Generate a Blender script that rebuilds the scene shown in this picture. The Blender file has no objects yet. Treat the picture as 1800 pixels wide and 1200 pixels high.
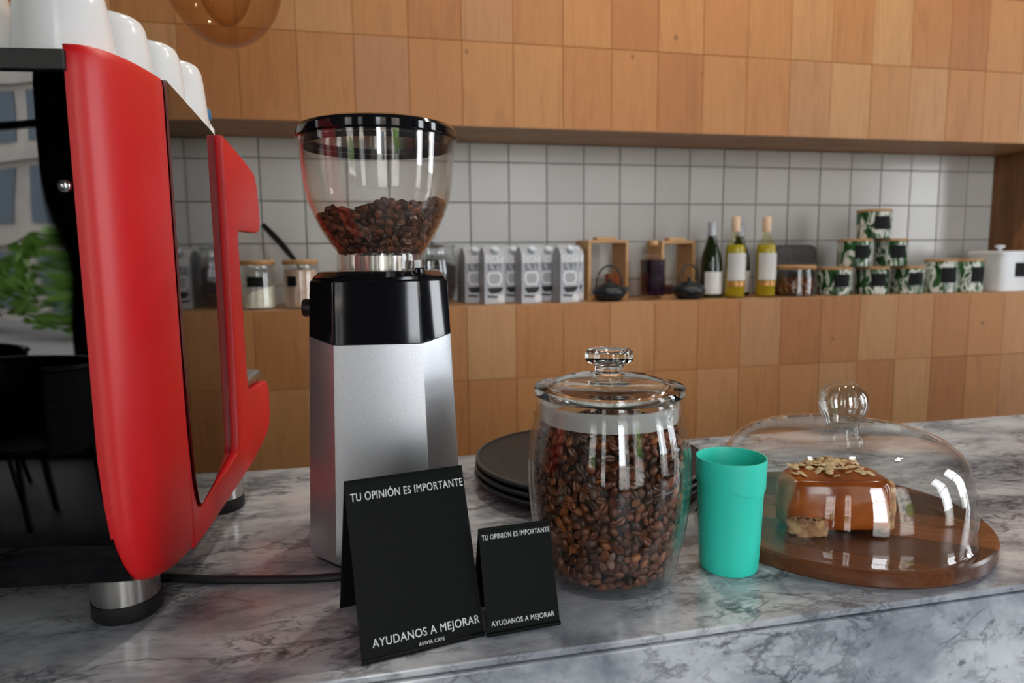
import bpy, bmesh, math, random
from mathutils import Matrix, Vector
from mathutils.bvhtree import BVHTree
random.seed(7)
sc = bpy.context.scene
COL = sc.collection
PI = math.pi
R = math.radians

# ------------------------------------------------------------------ camera
def add_camera():
    yaw, pitch, roll = R(12.537), R(6.857), R(-0.638)
    f = Vector((math.sin(yaw)*math.cos(pitch), math.cos(yaw)*math.cos(pitch), -math.sin(pitch)))
    r = Vector((math.cos(yaw), -math.sin(yaw), 0))
    u = r.cross(f)
    r2 = math.cos(roll)*r + math.sin(roll)*u
    u2 = -math.sin(roll)*r + math.cos(roll)*u
    cam = bpy.data.cameras.new('camera')
    cam.sensor_width = 36.0
    cam.lens = 24.0
    cam.clip_start = 0.02
    cam.clip_end = 200
    cam.dof.use_dof = True
    cam.dof.focus_distance = 0.74
    cam.dof.aperture_fstop = 5.6
    o = bpy.data.objects.new('camera', cam)
    m = Matrix((( r2.x, u2.x, -f.x, 0), (r2.y, u2.y, -f.y, 0), (r2.z, u2.z, -f.z, 0.34), (0, 0, 0, 1)))
    o.matrix_world = m
    COL.objects.link(o)
    sc.camera = o
add_camera()

# ------------------------------------------------------------------ world, daylight, exposure
def add_world():
    w = bpy.data.worlds.new('sky')
    sc.world = w
    w.use_nodes = True
    nt = w.node_tree
    nt.nodes.clear()
    out = nt.nodes.new('ShaderNodeOutputWorld')
    bg = nt.nodes.new('ShaderNodeBackground')
    bg.inputs['Color'].default_value = (0.90, 0.95, 1.0, 1)
    bg.inputs['Strength'].default_value = 14.5
    nt.links.new(bg.outputs[0], out.inputs[0])
add_world()
# openings of the shop front: (x0, x1, z0, z1) on the street wall, (y0, y1, z0, z1) on the side wall
YS, XS = -3.2, 4.6
STREET = [(-4.1, -2.85, -0.9, 2.0), (-2.1, -1.5, -0.9, 2.0), (-0.22, 0.80, -0.9, 2.75), (1.3, 2.3, -0.9, 2.75)]
SIDE = [(-2.2, -1.3, -0.9, 2.75), (-0.10, 0.60, -0.5, 2.2)]
ZC = 3.0
def portal(loc, rot, sx, sy):
    l = bpy.data.lights.new('window_daylight', 'AREA')
    l.shape = 'RECTANGLE'
    l.size, l.size_y = sx, sy
    l.cycles.is_portal = True
    o = bpy.data.objects.new('window_daylight', l)
    o.location = loc
    o.rotation_euler = rot
    COL.objects.link(o)
for x0, x1, z0, z1 in STREET:
    portal(((x0+x1)/2, YS+0.12, (z0+z1)/2), (R(90), 0, 0), x1-x0, z1-z0)
for y0, y1, z0, z1 in SIDE:
    portal((XS-0.12, (y0+y1)/2, (z0+z1)/2), (R(90), 0, R(90)), y1-y0, z1-z0)
sc.cycles.transparent_max_bounces = 20
sc.view_settings.view_transform = 'Standard'
sc.view_settings.look = 'None'
sc.view_settings.gamma = 1.0
sc.view_settings.use_curve_mapping = False
sc.view_settings.exposure = -0.3

# ------------------------------------------------------------------ mesh helpers
class MB:
    def __init__(s):
        s.v, s.f = [], []
    def add(s, v, f):
        n = len(s.v)
        s.v += [tuple(p) for p in v]
        s.f += [tuple(i+n for i in q) for q in f]
        return s
    def box(s, x0, x1, y0, y1, z0, z1):
        return s.add([(x0,y0,z0),(x1,y0,z0),(x1,y1,z0),(x0,y1,z0),(x0,y0,z1),(x1,y0,z1),(x1,y1,z1),(x0,y1,z1)],
                     [(0,3,2,1),(4,5,6,7),(0,1,5,4),(1,2,6,5),(2,3,7,6),(3,0,4,7)])
    def lathe(s, prof, seg=48, cx=0, cy=0, a0=0.0, a1=None, sx=1, sy=1):
        full = a1 is None
        a1 = a0 + 2*PI if full else a1
        n = seg if full else seg+1
        rows, v, f = [], [], []
        for r, z in prof:
            if r < 1e-6 and full:
                rows.append([len(v)])
                v.append((cx, cy, z))
            else:
                rows.append(list(range(len(v), len(v)+n)))
                for i in range(n):
                    a = a0 + (a1-a0)*i/seg
                    v.append((cx+r*sx*math.cos(a), cy+r*sy*math.sin(a), z))
        for A, B in zip(rows, rows[1:]):
            for i in range(seg):
                j = (i+1) % n
                if len(A) == 1 and len(B) == 1: continue
                if len(A) == 1: f.append((A[0], B[j], B[i]))
                elif len(B) == 1: f.append((A[i], A[j], B[0]))
                else: f.append((A[i], A[j], B[j], B[i]))
        return s.add(v, f)
    def loft(s, rings, closed=True, cap0=False, cap1=False):
        n = len(rings[0])
        v = [p for r in rings for p in r]
        f = []
        for k in range(len(rings)-1):
            for i in range(n if closed else n-1):
                j = (i+1) % n
                f.append((k*n+i, k*n+j, (k+1)*n+j, (k+1)*n+i))
        if cap0: f.append(tuple(range(n-1, -1, -1)))
        if cap1: f.append(tuple((len(rings)-1)*n+i for i in range(n)))
        return s.add(v, f)
    def tube(s, path, rad, seg=12, caps=True):
        pts = [Vector(p) for p in path]
        rings = []
        up = Vector((0, 0, 1))
        for i, p in enumerate(pts):
            t = (pts[min(i+1, len(pts)-1)] - pts[max(i-1, 0)]).normalized()
            a = up if abs(t.dot(up)) < 0.95 else Vector((1, 0, 0))
            e1 = t.cross(a).normalized()
            e2 = t.cross(e1).normalized()
            rr = rad[i] if isinstance(rad, (list, tuple)) else rad
            rings.append([tuple(p + rr*(math.cos(2*PI*k/seg)*e1 + math.sin(2*PI*k/seg)*e2)) for k in range(seg)])
        return s.loft(rings, True, caps, caps)
    def prism(s, poly, z0, z1, frame=None):
        n = len(poly)
        a = [(p[0], p[1], z0) for p in poly] + [(p[0], p[1], z1) for p in poly]
        if frame: a = [tuple(frame(*q)) for q in a]
        f = [tuple(range(n-1, -1, -1)), tuple(range(n, 2*n))]
        f += [(i, (i+1) % n, n+(i+1) % n, n+i) for i in range(n)]
        return s.add(a, f)
    def mesh(s, name, smooth=35, bevel=0, seg=2):
        me = bpy.data.meshes.new(name)
        me.from_pydata(s.v, [], s.f)
        bm = bmesh.new()
        bm.from_mesh(me)
        bmesh.ops.recalc_face_normals(bm, faces=bm.faces)
        if bevel:
            ed = [e for e in bm.edges if len(e.link_faces) == 2 and e.calc_face_angle(0) > R(28)]
            bmesh.ops.bevel(bm, geom=ed, offset=bevel, segments=seg, profile=0.5, affect='EDGES', clamp_overlap=True)
        bm.to_mesh(me)
        bm.free()
        if smooth:
            for p in me.polygons: p.use_smooth = True
            me.set_sharp_from_angle(angle=R(smooth))
        return me

def link(name, me, mat, parent=None, label=None):
    o = bpy.data.objects.new(name, me)
    if mat is not None and not me.materials: me.materials.append(mat)
    COL.objects.link(o)
    if parent is not None: o.parent = parent
    if label: o['label'] = label
    return o
def part(name, mb, mat, parent, smooth=35, bevel=0, seg=2, label=None, loc=None, rot=None):
    o = link(name, mb.mesh(name, smooth, bevel, seg), mat, parent, label)
    if loc: o.location = loc
    if rot: o.rotation_euler = rot
    return o
def tag(o, label, cat, group=None):
    o['label'] = label
    o['category'] = cat
    if group: o['group'] = group
    return o
def thing(name, label, cat, loc=(0,0,0), rotz=0, group=None):
    o = bpy.data.objects.new(name, None)
    o.empty_display_size = 0.02
    COL.objects.link(o)
    o.location = loc
    o.rotation_euler = (0, 0, rotz)
    return tag(o, label, cat, group)
def struct(name, mb, mat, smooth=0, bevel=0):
    o = part(name, mb, mat, None, smooth, bevel)
    o['kind'] = 'structure'
    return o
def copy_tree(o, parent=None):
    c = o.copy()
    COL.objects.link(c)
    if parent is not None: c.parent = parent
    for ch in list(o.children): copy_tree(ch, c)
    return c

# ------------------------------------------------------------------ materials
def mat(name, col=(.8,.8,.8), rough=.5, metal=0.0, **kw):
    m = bpy.data.materials.new(name)
    m.use_nodes = True
    b = m.node_tree.nodes['Principled BSDF']
    b.inputs['Base Color'].default_value = (*col, 1)
    b.inputs['Roughness'].default_value = rough
    b.inputs['Metallic'].default_value = metal
    for k, v in kw.items():
        b.inputs[k.replace('_', ' ')].default_value = v
    return m
def srgb(r, g, b):
    f = lambda c: (c/255/12.92) if c/255 <= .04045 else ((c/255+.055)/1.055)**2.4
    return (f(r), f(g), f(b))
class N:
    """small node-tree helper"""
    def __init__(s, m):
        s.t = m.node_tree
        s.b = s.t.nodes.get('Principled BSDF')
    def new(s, kind, **kw):
        n = s.t.nodes.new('ShaderNode'+kind)
        for k, v in kw.items():
            if hasattr(n, k) and k not in ('Scale',): setattr(n, k, v)
            else: n.inputs[k.replace('_', ' ')].default_value = v
        return n
    def ln(s, a, b): s.t.links.new(a, b)
    def ramp(s, stops, interp='LINEAR'):
        n = s.t.nodes.new('ShaderNodeValToRGB')
        cr = n.color_ramp
        cr.interpolation = interp
        while len(cr.elements) < len(stops): cr.elements.new(.5)
        for e, (p, c) in zip(cr.elements, stops):
            e.position = p
            e.color = (*c, 1) if len(c) == 3 else c
        return n
    def mix(s, a, b, fac, mode='MIX'):
        n = s.t.nodes.new('ShaderNodeMix')
        n.data_type = 'RGBA'
        n.blend_type = mode
        for sock, v in ((n.inputs[0], fac), (n.inputs[6], a), (n.inputs[7], b)):
            if isinstance(v, (int, float)): sock.default_value = v
            elif isinstance(v, tuple): sock.default_value = (*v, 1)
            else: s.ln(v, sock)
        return n.outputs[2]
    def coords(s, scale=(1,1,1), kind='Object', rot=(0,0,0), offset=None):
        tc = s.t.nodes.new('ShaderNodeTexCoord')
        mp = s.t.nodes.new('ShaderNodeMapping')
        mp.inputs['Scale'].default_value = scale
        mp.inputs['Rotation'].default_value = rot
        s.ln(tc.outputs[kind], mp.inputs[0])
        if offset is not None: s.ln(offset, mp.inputs['Location'])
        return mp.outputs[0]
    def noise(s, vec, scale=5, detail=4, rough=.5, dist=0):
        n = s.t.nodes.new('ShaderNodeTexNoise')
        n.inputs['Scale'].default_value = scale
        n.inputs['Detail'].default_value = detail
        n.inputs['Roughness'].default_value = rough
        n.inputs['Distortion'].default_value = dist
        s.ln(vec, n.inputs['Vector'])
        return n.outputs['Fac']
    def bump(s, h, strength=.2, dist=.002):
        n = s.t.nodes.new('ShaderNodeBump')
        n.inputs['Strength'].default_value = strength
        n.inputs['Distance'].default_value = dist
        s.ln(h, n.inputs['Height'])
        s.ln(n.outputs[0], s.b.inputs['Normal'])
    def color(s, c): s.ln(c, s.b.inputs['Base Color'])

def wood_boards():
    m = mat('oak_boards', rough=.5)
    n = N(m)
    oi = n.new('ObjectInfo')
    mul = n.new('VectorMath', operation='SCALE')
    comb = n.new('CombineXYZ')
    n.ln(oi.outputs['Random'], comb.inputs[0]); n.ln(oi.outputs['Random'], comb.inputs[1]); n.ln(oi.outputs['Random'], comb.inputs[2])
    n.ln(comb.outputs[0], mul.inputs[0]); mul.inputs['Scale'].default_value = 37.0
    v = n.coords((13, 13, 1.6), offset=mul.outputs[0])
    g1 = n.noise(v, 2.2, 3, .55, .6)
    v2 = n.coords((120, 120, 4), offset=mul.outputs[0])
    g2 = n.noise(v2, 2.0, 3, .6)
    tint = n.ramp([(0, srgb(178,114,62)), (.3, srgb(198,138,82)), (.55, srgb(188,124,70)), (.8, srgb(206,154,102)), (1, srgb(186,130,86))])
    n.ln(oi.outputs['Random'], tint.inputs[0])
    gr = n.ramp([(.3, (.80,.74,.68)), (.5, (1,1,1)), (.72, (.90,.87,.83))])
    n.ln(g1, gr.inputs[0])
    fr = n.ramp([(.35, (.86,.83,.80)), (.6, (1,1,1))])
    n.ln(g2, fr.inputs[0])
    c = n.mix(tint.outputs[0], gr.outputs[0], .75, 'MULTIPLY')
    c = n.mix(c, fr.outputs[0], .7, 'MULTIPLY')
    # small dark knots
    vk = n.coords((9, 9, 7), offset=mul.outputs[0])
    vo = n.new('TexVoronoi')
    vo.inputs['Scale'].default_value = 1.0
    n.ln(vk, vo.inputs['Vector'])
    kr = n.ramp([(0, (1,1,1)), (.04, (.85,.85,.85)), (.085, (0,0,0))])
    n.ln(vo.outputs['Distance'], kr.inputs[0])
    sel = n.ramp([(.70, (0,0,0)), (.72, (.8,.8,.8))])
    n.ln(vo.outputs['Color'], sel.inputs[0])
    c = n.mix(c, srgb(96,58,32), n.mix((0,0,0), kr.outputs[0], sel.outputs[0]))
    n.color(c)
    n.bump(g2, .12, .001)
    return m
def marble():
    m = mat('grey_marble', rough=.15)
    n = N(m)
    ROT = (R(8), R(12), R(-22))
    big = n.noise(n.coords((5.0, 11.0, 7.0), rot=ROT), 1.0, 7, .62, .35)
    cl = n.ramp([(.30, srgb(104,108,118)), (.42, srgb(158,162,171)), (.54, srgb(204,207,213)), (.70, srgb(222,224,228))])
    n.ln(big, cl.inputs[0])
    def ridge(scale, warp, w, rot, det):
        nz = n.noise(n.coords((scale, scale*2.1, scale*1.5), rot=rot), 1.0, det, .60, warp)
        sub = n.new('Math', operation='SUBTRACT'); n.ln(nz, sub.inputs[0]); sub.inputs[1].default_value = .5
        ab = n.new('Math', operation='ABSOLUTE'); n.ln(sub.outputs[0], ab.inputs[0])
        rp = n.ramp([(0, (1,1,1)), (w, (0,0,0))])
        n.ln(ab.outputs[0], rp.inputs[0])
        return rp.outputs[0]
    def mask(scale, lo, hi):
        mk = n.ramp([(lo, (0,0,0)), (hi, (1,1,1))])
        n.ln(n.noise(n.coords((scale, scale*1.6, scale)), 1.0, 4, .6), mk.inputs[0])
        return mk.outputs[0]
    c = cl.outputs[0]
    v1 = n.mix((0,0,0), ridge(7.0, .35, .030, (0, R(10), R(-30)), 8), mask(4.0, .40, .60))
    c = n.mix(c, srgb(62,66,76), n.mix((0,0,0), v1, .85))
    v2 = n.mix((0,0,0), ridge(24.0, .5, .055, (0, R(10), R(-18)), 6), mask(7.0, .46, .62))
    c = n.mix(c, srgb(58,62,72), n.mix((0,0,0), v2, .80))
    sp = n.ramp([(.60, (0,0,0)), (.70, (1,1,1))])
    n.ln(n.noise(n.coords((45, 105, 60), rot=(0,0,R(-24))), 1.0, 4, .6), sp.inputs[0])
    c = n.mix(c, srgb(86,90,100), n.mix((0,0,0), n.mix((0,0,0), sp.outputs[0], mask(5.0, .40, .62)), .75))
    n.color(c)
    return m
def thin_glass(name, tint=(1,1,1), rough=0.0, edge=None, ior=1.5, haze=0.0):
    """wall of glass thin enough to let light straight through, with Fresnel reflection"""
    m = bpy.data.materials.new(name)
    m.use_nodes = True
    t = m.node_tree
    t.nodes.clear()
    n = N(m)
    out = n.new('OutputMaterial')
    tr = n.new('BsdfTransparent')
    gl = n.new('BsdfGlossy')
    gl.inputs['Roughness'].default_value = rough
    gl.inputs['Color'].default_value = (1, 1, 1, 1)
    ge, dt, ab, om, pw, ma = (n.new('NewGeometry'), n.new('VectorMath', operation='DOT_PRODUCT'), n.new('Math', operation='ABSOLUTE'),
                              n.new('Math', operation='SUBTRACT'), n.new('Math', operation='POWER'), n.new('Math', operation='MULTIPLY_ADD'))
    n.ln(ge.outputs['Incoming'], dt.inputs[0]); n.ln(ge.outputs['Normal'], dt.inputs[1]); n.ln(dt.outputs['Value'], ab.inputs[0])
    om.inputs[0].default_value = 1.0; n.ln(ab.outputs[0], om.inputs[1])
    n.ln(om.outputs[0], pw.inputs[0]); pw.inputs[1].default_value = 5.0
    f0 = ((ior-1)/(ior+1))**2
    n.ln(pw.outputs[0], ma.inputs[0]); ma.inputs[1].default_value = 1-f0; ma.inputs[2].default_value = f0
    fr = ma
    tr.inputs['Color'].default_value = (*tint, 1)
    if edge is not None:
        lw = n.new('LayerWeight')
        lw.inputs['Blend'].default_value = .35
        n.ln(n.mix(tint, edge, lw.outputs['Facing']), tr.inputs['Color'])
    mx = n.new('MixShader')
    n.ln(fr.outputs[0], mx.inputs[0]); n.ln(tr.outputs[0], mx.inputs[1]); n.ln(gl.outputs[0], mx.inputs[2])
    last = mx.outputs[0]
    if haze:
        df = n.new('BsdfDiffuse')
        df.inputs['Color'].default_value = (.75, .74, .72, 1)
        m2 = n.new('MixShader')
        m2.inputs[0].default_value = haze
        n.ln(last, m2.inputs[1]); n.ln(df.outputs[0], m2.inputs[2])
        last = m2.outputs[0]
    n.ln(last, out.inputs[0])
    return m
def noisy(name, c1, c2, scale=20, rough=.5, metal=0, stretch=(1,1,1), bump=0, detail=4, lo=.35, hi=.65, bdist=.001):
    m = mat(name, c1, rough, metal)
    n = N(m)
    f = n.noise(n.coords(stretch), scale, detail)
    r = n.ramp([(lo, c1), (hi, c2)])
    n.ln(f, r.inputs[0])
    n.color(r.outputs[0])
    if bump: n.bump(f, bump, bdist)
    return m

M = {}
M['oak'] = wood_boards()
M['oakplain'] = noisy('oak_plain', srgb(170,124,80), srgb(190,146,100), 3, .5, stretch=(2, 20, 20))
M['walnutdark'] = noisy('oak_niche_side', srgb(120,78,44), srgb(146,98,58), 3, .5, stretch=(12, 12, 1.5))
M['tile'] = mat('white_glazed_tile', srgb(214,210,206), .24)
def tile_tone():
    n = N(M['tile'])
    oi = n.new('ObjectInfo')
    r = n.ramp([(0, srgb(204,200,195)), (1, srgb(216,212,207))])
    n.ln(oi.outputs['Random'], r.inputs[0])
    n.color(r.outputs[0])
    n.bump(n.noise(n.coords(), 9, 2), .12, .002)
tile_tone()
M['grout'] = noisy('grey_grout', srgb(136,132,128), srgb(150,146,142), 60, .9)
M['marble'] = marble()
M['floor'] = noisy('floor_concrete', srgb(44,42,40), srgb(52,50,48), 4, .5)
M['plaster'] = noisy('room_plaster', srgb(62,60,60), srgb(70,68,68), 6, .8)
M['ceiling'] = noisy('ceiling_paint', srgb(96,94,90), srgb(104,102,98), 6, .9)
M['blackframe'] = mat('black_window_frame', (.012,.012,.014), .4)
M['red'] = mat('satin_red_shell', srgb(220,5,18), .42, 0, Specular_IOR_Level=.6, Coat_Weight=.2, Coat_Roughness=.40)
def red_grain():
    n = N(M['red'])
    n.bump(n.noise(n.coords(), 900, 2), .06, .0004)
red_grain()
M['blackmirror'] = mat('polished_black_panel', (.055,.055,.058), .015, 1.0)
def panel_waves():
    n = N(M['blackmirror'])
    n.bump(n.noise(n.coords((1, 1, .6)), 7, 1), .10, .02)
panel_waves()
M['smokemirror'] = mat('smoked_mirror_glass', (.17,.16,.15), .03, 1.0)
M['blackpl'] = mat('glossy_black_plastic', (.006,.006,.008), .07)
M['blacksat'] = mat('satin_black_plastic', (.01,.01,.011), .35)
M['rubber'] = mat('black_rubber', (.012,.012,.013), .6)
M['steel'] = noisy('brushed_steel', (.62,.61,.59), (.46,.45,.44), 3, .28, 1.0, stretch=(90, 90, 1))
M['chrome'] = mat('chrome', (.8,.8,.8), .06, 1.0)
M['silver'] = mat('silver_metal_paint', (.56,.57,.60), .36, .85)
def flake():
    n = N(M['silver'])
    f = n.noise(n.coords(), 1800, 1)
    r = n.ramp([(.35, (.50,.51,.54)), (.65, (.66,.67,.70))])
    n.ln(f, r.inputs[0])
    n.color(r.outputs[0])
    n.bump(f, .10, .0003)
flake()
M['cup'] = mat('white_porcelain', (.93,.93,.94), .18)
M['teal'] = mat('teal_plastic', srgb(52,218,196), .42, 0, Subsurface_Weight=.15, Subsurface_Radius=(.01,.02,.02))
M['plate'] = noisy('dark_stoneware', (.006,.006,.0075), (.010,.010,.012), 40, .5)
M['platerim'] = noisy('grey_green_glaze', srgb(58,66,68), srgb(72,80,80), 40, .35)
M['glass'] = thin_glass('clear_glass', (.985,.993,.99), ior=1.55)
M['hopper'] = thin_glass('smoky_clear_plastic', (.985,.975,.965), .02, edge=(.88,.82,.76), haze=.012, ior=1.6)
M['domeglass'] = thin_glass('dome_glass', (.98,.985,.98), ior=1.6)
M['solidglass'] = mat('solid_glass', (.95,.99,.975), 0.0, 0, Transmission_Weight=1.0, IOR=1.5)
M['seal'] = thin_glass('translucent_silicone_seal', (.93,.94,.97), .1, haze=.42)
M['lidglass'] = thin_glass('greenish_lid_glass', (.975,.99,.985), 0, edge=(.62,.80,.74), ior=1.6)
M['sign'] = mat('black_sign_metal', (.006,.007,.007), .42, 0, Specular_IOR_Level=.08)
M['white_ink'] = mat('white_print', (.85,.87,.88), .5)
M['cake'] = noisy('glazed_bun_crust', srgb(134,60,16), srgb(184,96,30), 26, .16, bump=.15, bdist=.002, detail=5)
M['crumb'] = noisy('pale_bun_crumb', srgb(206,164,112), srgb(150,96,70), 120, .8, bump=.8, bdist=.003)
M['oat'] = noisy('rolled_oat', srgb(240,216,172), srgb(220,186,136), 200, .6)
def bean_mat():
    m = mat('roasted_bean', rough=.36, Specular_IOR_Level=.4)
    n = N(m)
    oi = n.new('ObjectInfo')
    at = n.new('Attribute', attribute_name='tone')
    ad = n.new('Math', operation='ADD')
    n.ln(oi.outputs['Random'], ad.inputs[0]); n.ln(at.outputs['Fac'], ad.inputs[1])
    fr = n.new('Math', operation='FRACT'); n.ln(ad.outputs[0], fr.inputs[0])
    r = n.ramp([(0, srgb(52,28,17)), (.35, srgb(82,43,24)), (.7, srgb(104,56,31)), (.94, srgb(122,68,36)), (1, srgb(150,86,40))])
    n.ln(fr.outputs[0], r.inputs[0])
    n.color(r.outputs[0])
    return m
M['bean'] = bean_mat()
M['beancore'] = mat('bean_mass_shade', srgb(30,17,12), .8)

# ------------------------------------------------------------------ the room
YW, YU = 2.594, 2.290                    # tiled wall of the niche, face of the boards
X0, T = 0.4211, 0.15                     # tile grid
ZT, ZB = 0.776, 0.185                    # soffit and ledge of the niche
XN = 2.811                               # right end of the niche
XL, XR = -1.55, XS
def chamfer_tile(w, h, d, c=.0015, g=.0022):
    """face towards -y, centred on the origin"""
    a, b = w/2-g/2, h/2-g/2
    v = [(-a,0,-b),(a,0,-b),(a,0,b),(-a,0,b), (-a,-d+c,-b),(a,-d+c,-b),(a,-d+c,b),(-a,-d+c,b),
         (-a+c,-d,-b+c),(a-c,-d,-b+c),(a-c,-d,b-c),(-a+c,-d,b-c)]
    f = [(8,9,10,11)]
    for k in range(4):
        j = (k+1) % 4
        f += [(k, j, 4+j, 4+k), (4+k, 4+j, 8+j, 8+k)]
    mb = MB(); mb.add(v, f)
    return mb
def build_walls():
    wb = struct('wall_back', MB().box(XL, XN+.02, YW+.008, YW+.10, -0.95, ZC), M['grout'])
    zs = [ZT] + [0.7047-T*k for k in range(4)] + [ZB]
    kinds = {}
    for r in range(5):
        z1, z0 = zs[r], zs[r+1]
        for k in range(-13, 16):
            xa, xb = X0+T*k, min(X0+T*(k+1), XN)
            if xb-xa < .02: continue
            key = (round(xb-xa, 3), round(z1-z0, 3))
            if key not in kinds:
                kinds[key] = chamfer_tile(xb-xa, z1-z0, .008, .0012, .0042).mesh('tile', 0)
            o = link('tile', kinds[key], M['tile'], wb)
            o.location = ((xa+xb)/2, YW+.008, (z0+z1)/2)
    bw = .1715
    def boards(wall, zrows, xa, xb):
        for z0, z1 in zrows:
            key = round(z1-z0, 3)
            if key not in kinds: kinds[key] = chamfer_tile(bw, z1-z0, .016, .0012, .0010).mesh('board', 0)
            k0 = math.floor((xa-.0095)/bw)
            for k in range(k0, math.ceil((xb-.0095)/bw)):
                o = link('board', kinds[key], M['oak'], wall)
                o.location = (.0095+bw*(k+.5), YU+.016+random.uniform(0, .0008), (z0+z1)/2)
    wu = struct('wall_upper', MB().box(XL, XR, YU+.016, YW+.008, ZT+.004, ZC), M['oakplain'])
    boards(wu, [(ZT, 1.0455), (1.0455, 1.315), (1.315, 1.585), (1.585, 1.855), (1.855, 2.125)], XL, XR)
    wl = struct('wall_lower', MB().box(XL, XR, YU+.016, YW+.008, -0.95, ZB-.006), M['oakplain'])
    boards(wl, [(-0.072, ZB), (-0.342, -0.072), (-0.612, -0.342)], XL, XR)
    struct('trim_1', MB().box(XL, XN, YU+.001, YW, ZB-.006, ZB), M['oakplain'])
    struct('trim_2', MB().box(XL, XN, YU+.001, YW, ZT, ZT+.004), M['oakplain'])
    wr = struct('wall_niche_end', MB().box(XN, XR, YU+.016, YW+.008, ZB, ZT), M['walnutdark'])
    struct('floor', MB().box(-4.2, XR, YS, YW+.1, -1.0, -0.95), M['floor'])
    struct('ceiling', MB().box(-4.2, XR+.1, YS-.1, YW+.1, ZC, ZC+.1), M['ceiling'])
    struct('wall_left', MB().box(-4.3, -4.2, YS-.1, YW+.1, -0.95, ZC), M['plaster'])
    struct('wall_back_left', MB().box(-4.2, XL, YU, YW+.1, -0.95, ZC), M['plaster'])
    def wall_with_holes(name, holes, lo, hi, place):
        mb = MB()
        edges = sorted(holes)
        cur = lo
        for a, b, z0, z1 in edges:
            mb.box(*place(cur, a, -.95, ZC))
            mb.box(*place(a, b, -.95, z0))
            mb.box(*place(a, b, z1, ZC))
            cur = b
        mb.box(*place(cur, hi, -.95, ZC))
        return struct(name, mb, M['plaster'])
    wall_with_holes('wall_street', STREET, -4.2, XR+.1, lambda a, b, z0, z1: (a, b, YS-.1, YS, z0, z1))
    wall_with_holes('wall_right', SIDE, YS, YW+.1, lambda a, b, z0, z1: (XR, XR+.1, a, b, z0, z1))
    k = 0
    for wall, holes in ((0, STREET), (1, SIDE)):
        for a, b, z0, z1 in holes:
            k += 1
            mb = MB()
            t = .05
            def bar(u0, u1, w0, w1):
                if wall == 0: mb.box(u0, u1, YS-.08, YS-.02, w0, w1)
                else: mb.box(XR+.02, XR+.08, u0, u1, w0, w1)
            bar(a, a+t, z0, z1); bar(b-t, b, z0, z1); bar(a+t, b-t, z0, z0+t); bar(a+t, b-t, z1-t, z1); bar(a+t, b-t, 1.2, 1.2+t)
            struct('window_%d' % k, mb, M['blackframe'])
build_walls()

# ------------------------------------------------------------------ the street seen in reflections
def build_street():
    gm = mat('pale_paving', srgb(150,146,140), .8)
    struct('ground_street', MB().box(-30, 30, -40, YS-.1, -1.05, -1.0), gm)
    struct('ground_side', MB().box(XS+.1, 30, YS-.1, 20, -1.05, -1.0), gm)
    wallm = noisy('stone_facade', srgb(196,186,172), srgb(178,168,156), 1.2, .8)
    glassm = mat('facade_window_glass', (.10,.13,.15), .1)
    def building(label, x0, y, w, h, cols, rows, rot=0):
        t = thing('office_building', label, 'building', (x0, y, -1.0), rot)
        part('wall', MB().box(-w/2, w/2, -4, 0, 0, h), wallm, t, 0)
        dx, dz = w/cols, h/rows
        me = MB().box(-dx*.28, dx*.28, -.02, .05, -dz*.33, dz*.33).mesh('window', 0)
        fe = MB().box(-w/2-.1, w/2+.1, -.02, .22, -.12, .12).mesh('ledge', 0)
        for r in range(rows):
            o = link('ledge', fe, wallm, t); o.location = (0, .0, dz*(r+1)-.1)
            for c in range(cols):
                o = link('window', me, glassm, t)
                o.location = (-w/2+dx*(c+.5), .0, dz*(r+.48))
    building('pale stone office block reflected in the machine', -11, -16, 16, 18, 14, 9)
    building('pale stone block across the street on the right', 9, -18, 16, 14, 8, 5)
    lm = noisy('tree_leaves', srgb(84,128,40), srgb(130,170,70), 30, .6)
    bark = mat('tree_bark', srgb(84,66,50), .8)
    def tree(x, y, h, label):
        t = thing('street_tree', label, 'tree', (x, y, -1.0))
        part('trunk', MB().tube([(0,0,0),(.03,0,h*.3),(0,.04,h*.6)], [.10,.08,.05], 8), bark, t)
        v, f = [], []
        rnd = random.Random(int(x*100))
        for k in range(900):
            a, b, r = rnd.uniform(0, 2*PI), rnd.uniform(-1, 1), rnd.uniform(.5, 1)**.5
            c = math.sqrt(1-b*b)
            p = Vector((r*1.1*c*math.cos(a), r*1.1*c*math.sin(a), h*.68+r*1.0*b))
            e = Vector((rnd.uniform(-1,1), rnd.uniform(-1,1), rnd.uniform(-1,1))).normalized()*.12
            g = e.orthogonal().normalized()*.07
            n = len(v)
            v += [tuple(p-e), tuple(p+g), tuple(p+e), tuple(p-g)]
            f.append((n, n+1, n+2, n+3))
        mb = MB(); mb.add(v, f)
        o = part('foliage', mb, lm, t, 0)
        o['kind'] = 'stuff'
    tree(-8.2, -11.5, 1.5, 'small leafy street tree outside the left shop window')
    tree(-11.0, -12.0, 1.6, 'bushy street tree further along the pavement')
    tree(4.5, -8.5, 3.2, 'leafy street tree outside the right shop window')
build_street()

# ------------------------------------------------------------------ counter
def build_counter():
    t = thing('marble_counter', 'grey veined marble counter carrying the coffee machine and jars', 'counter', (0, 0, 0))
    part('worktop', MB().box(-1.5, 3.2, .541, 1.155, -.007, 0), M['marble'], t, 0, .0016, 2)
    part('front_panel', MB().box(-1.5, 3.2, .5425, .572, -.95, -.0105), M['marble'], t, 0, .0022, 2)
    part('core', MB().box(-1.49, 3.19, .5725, 1.12, -.95, -.0071), M['blacksat'], t, 0)
build_counter()

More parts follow.
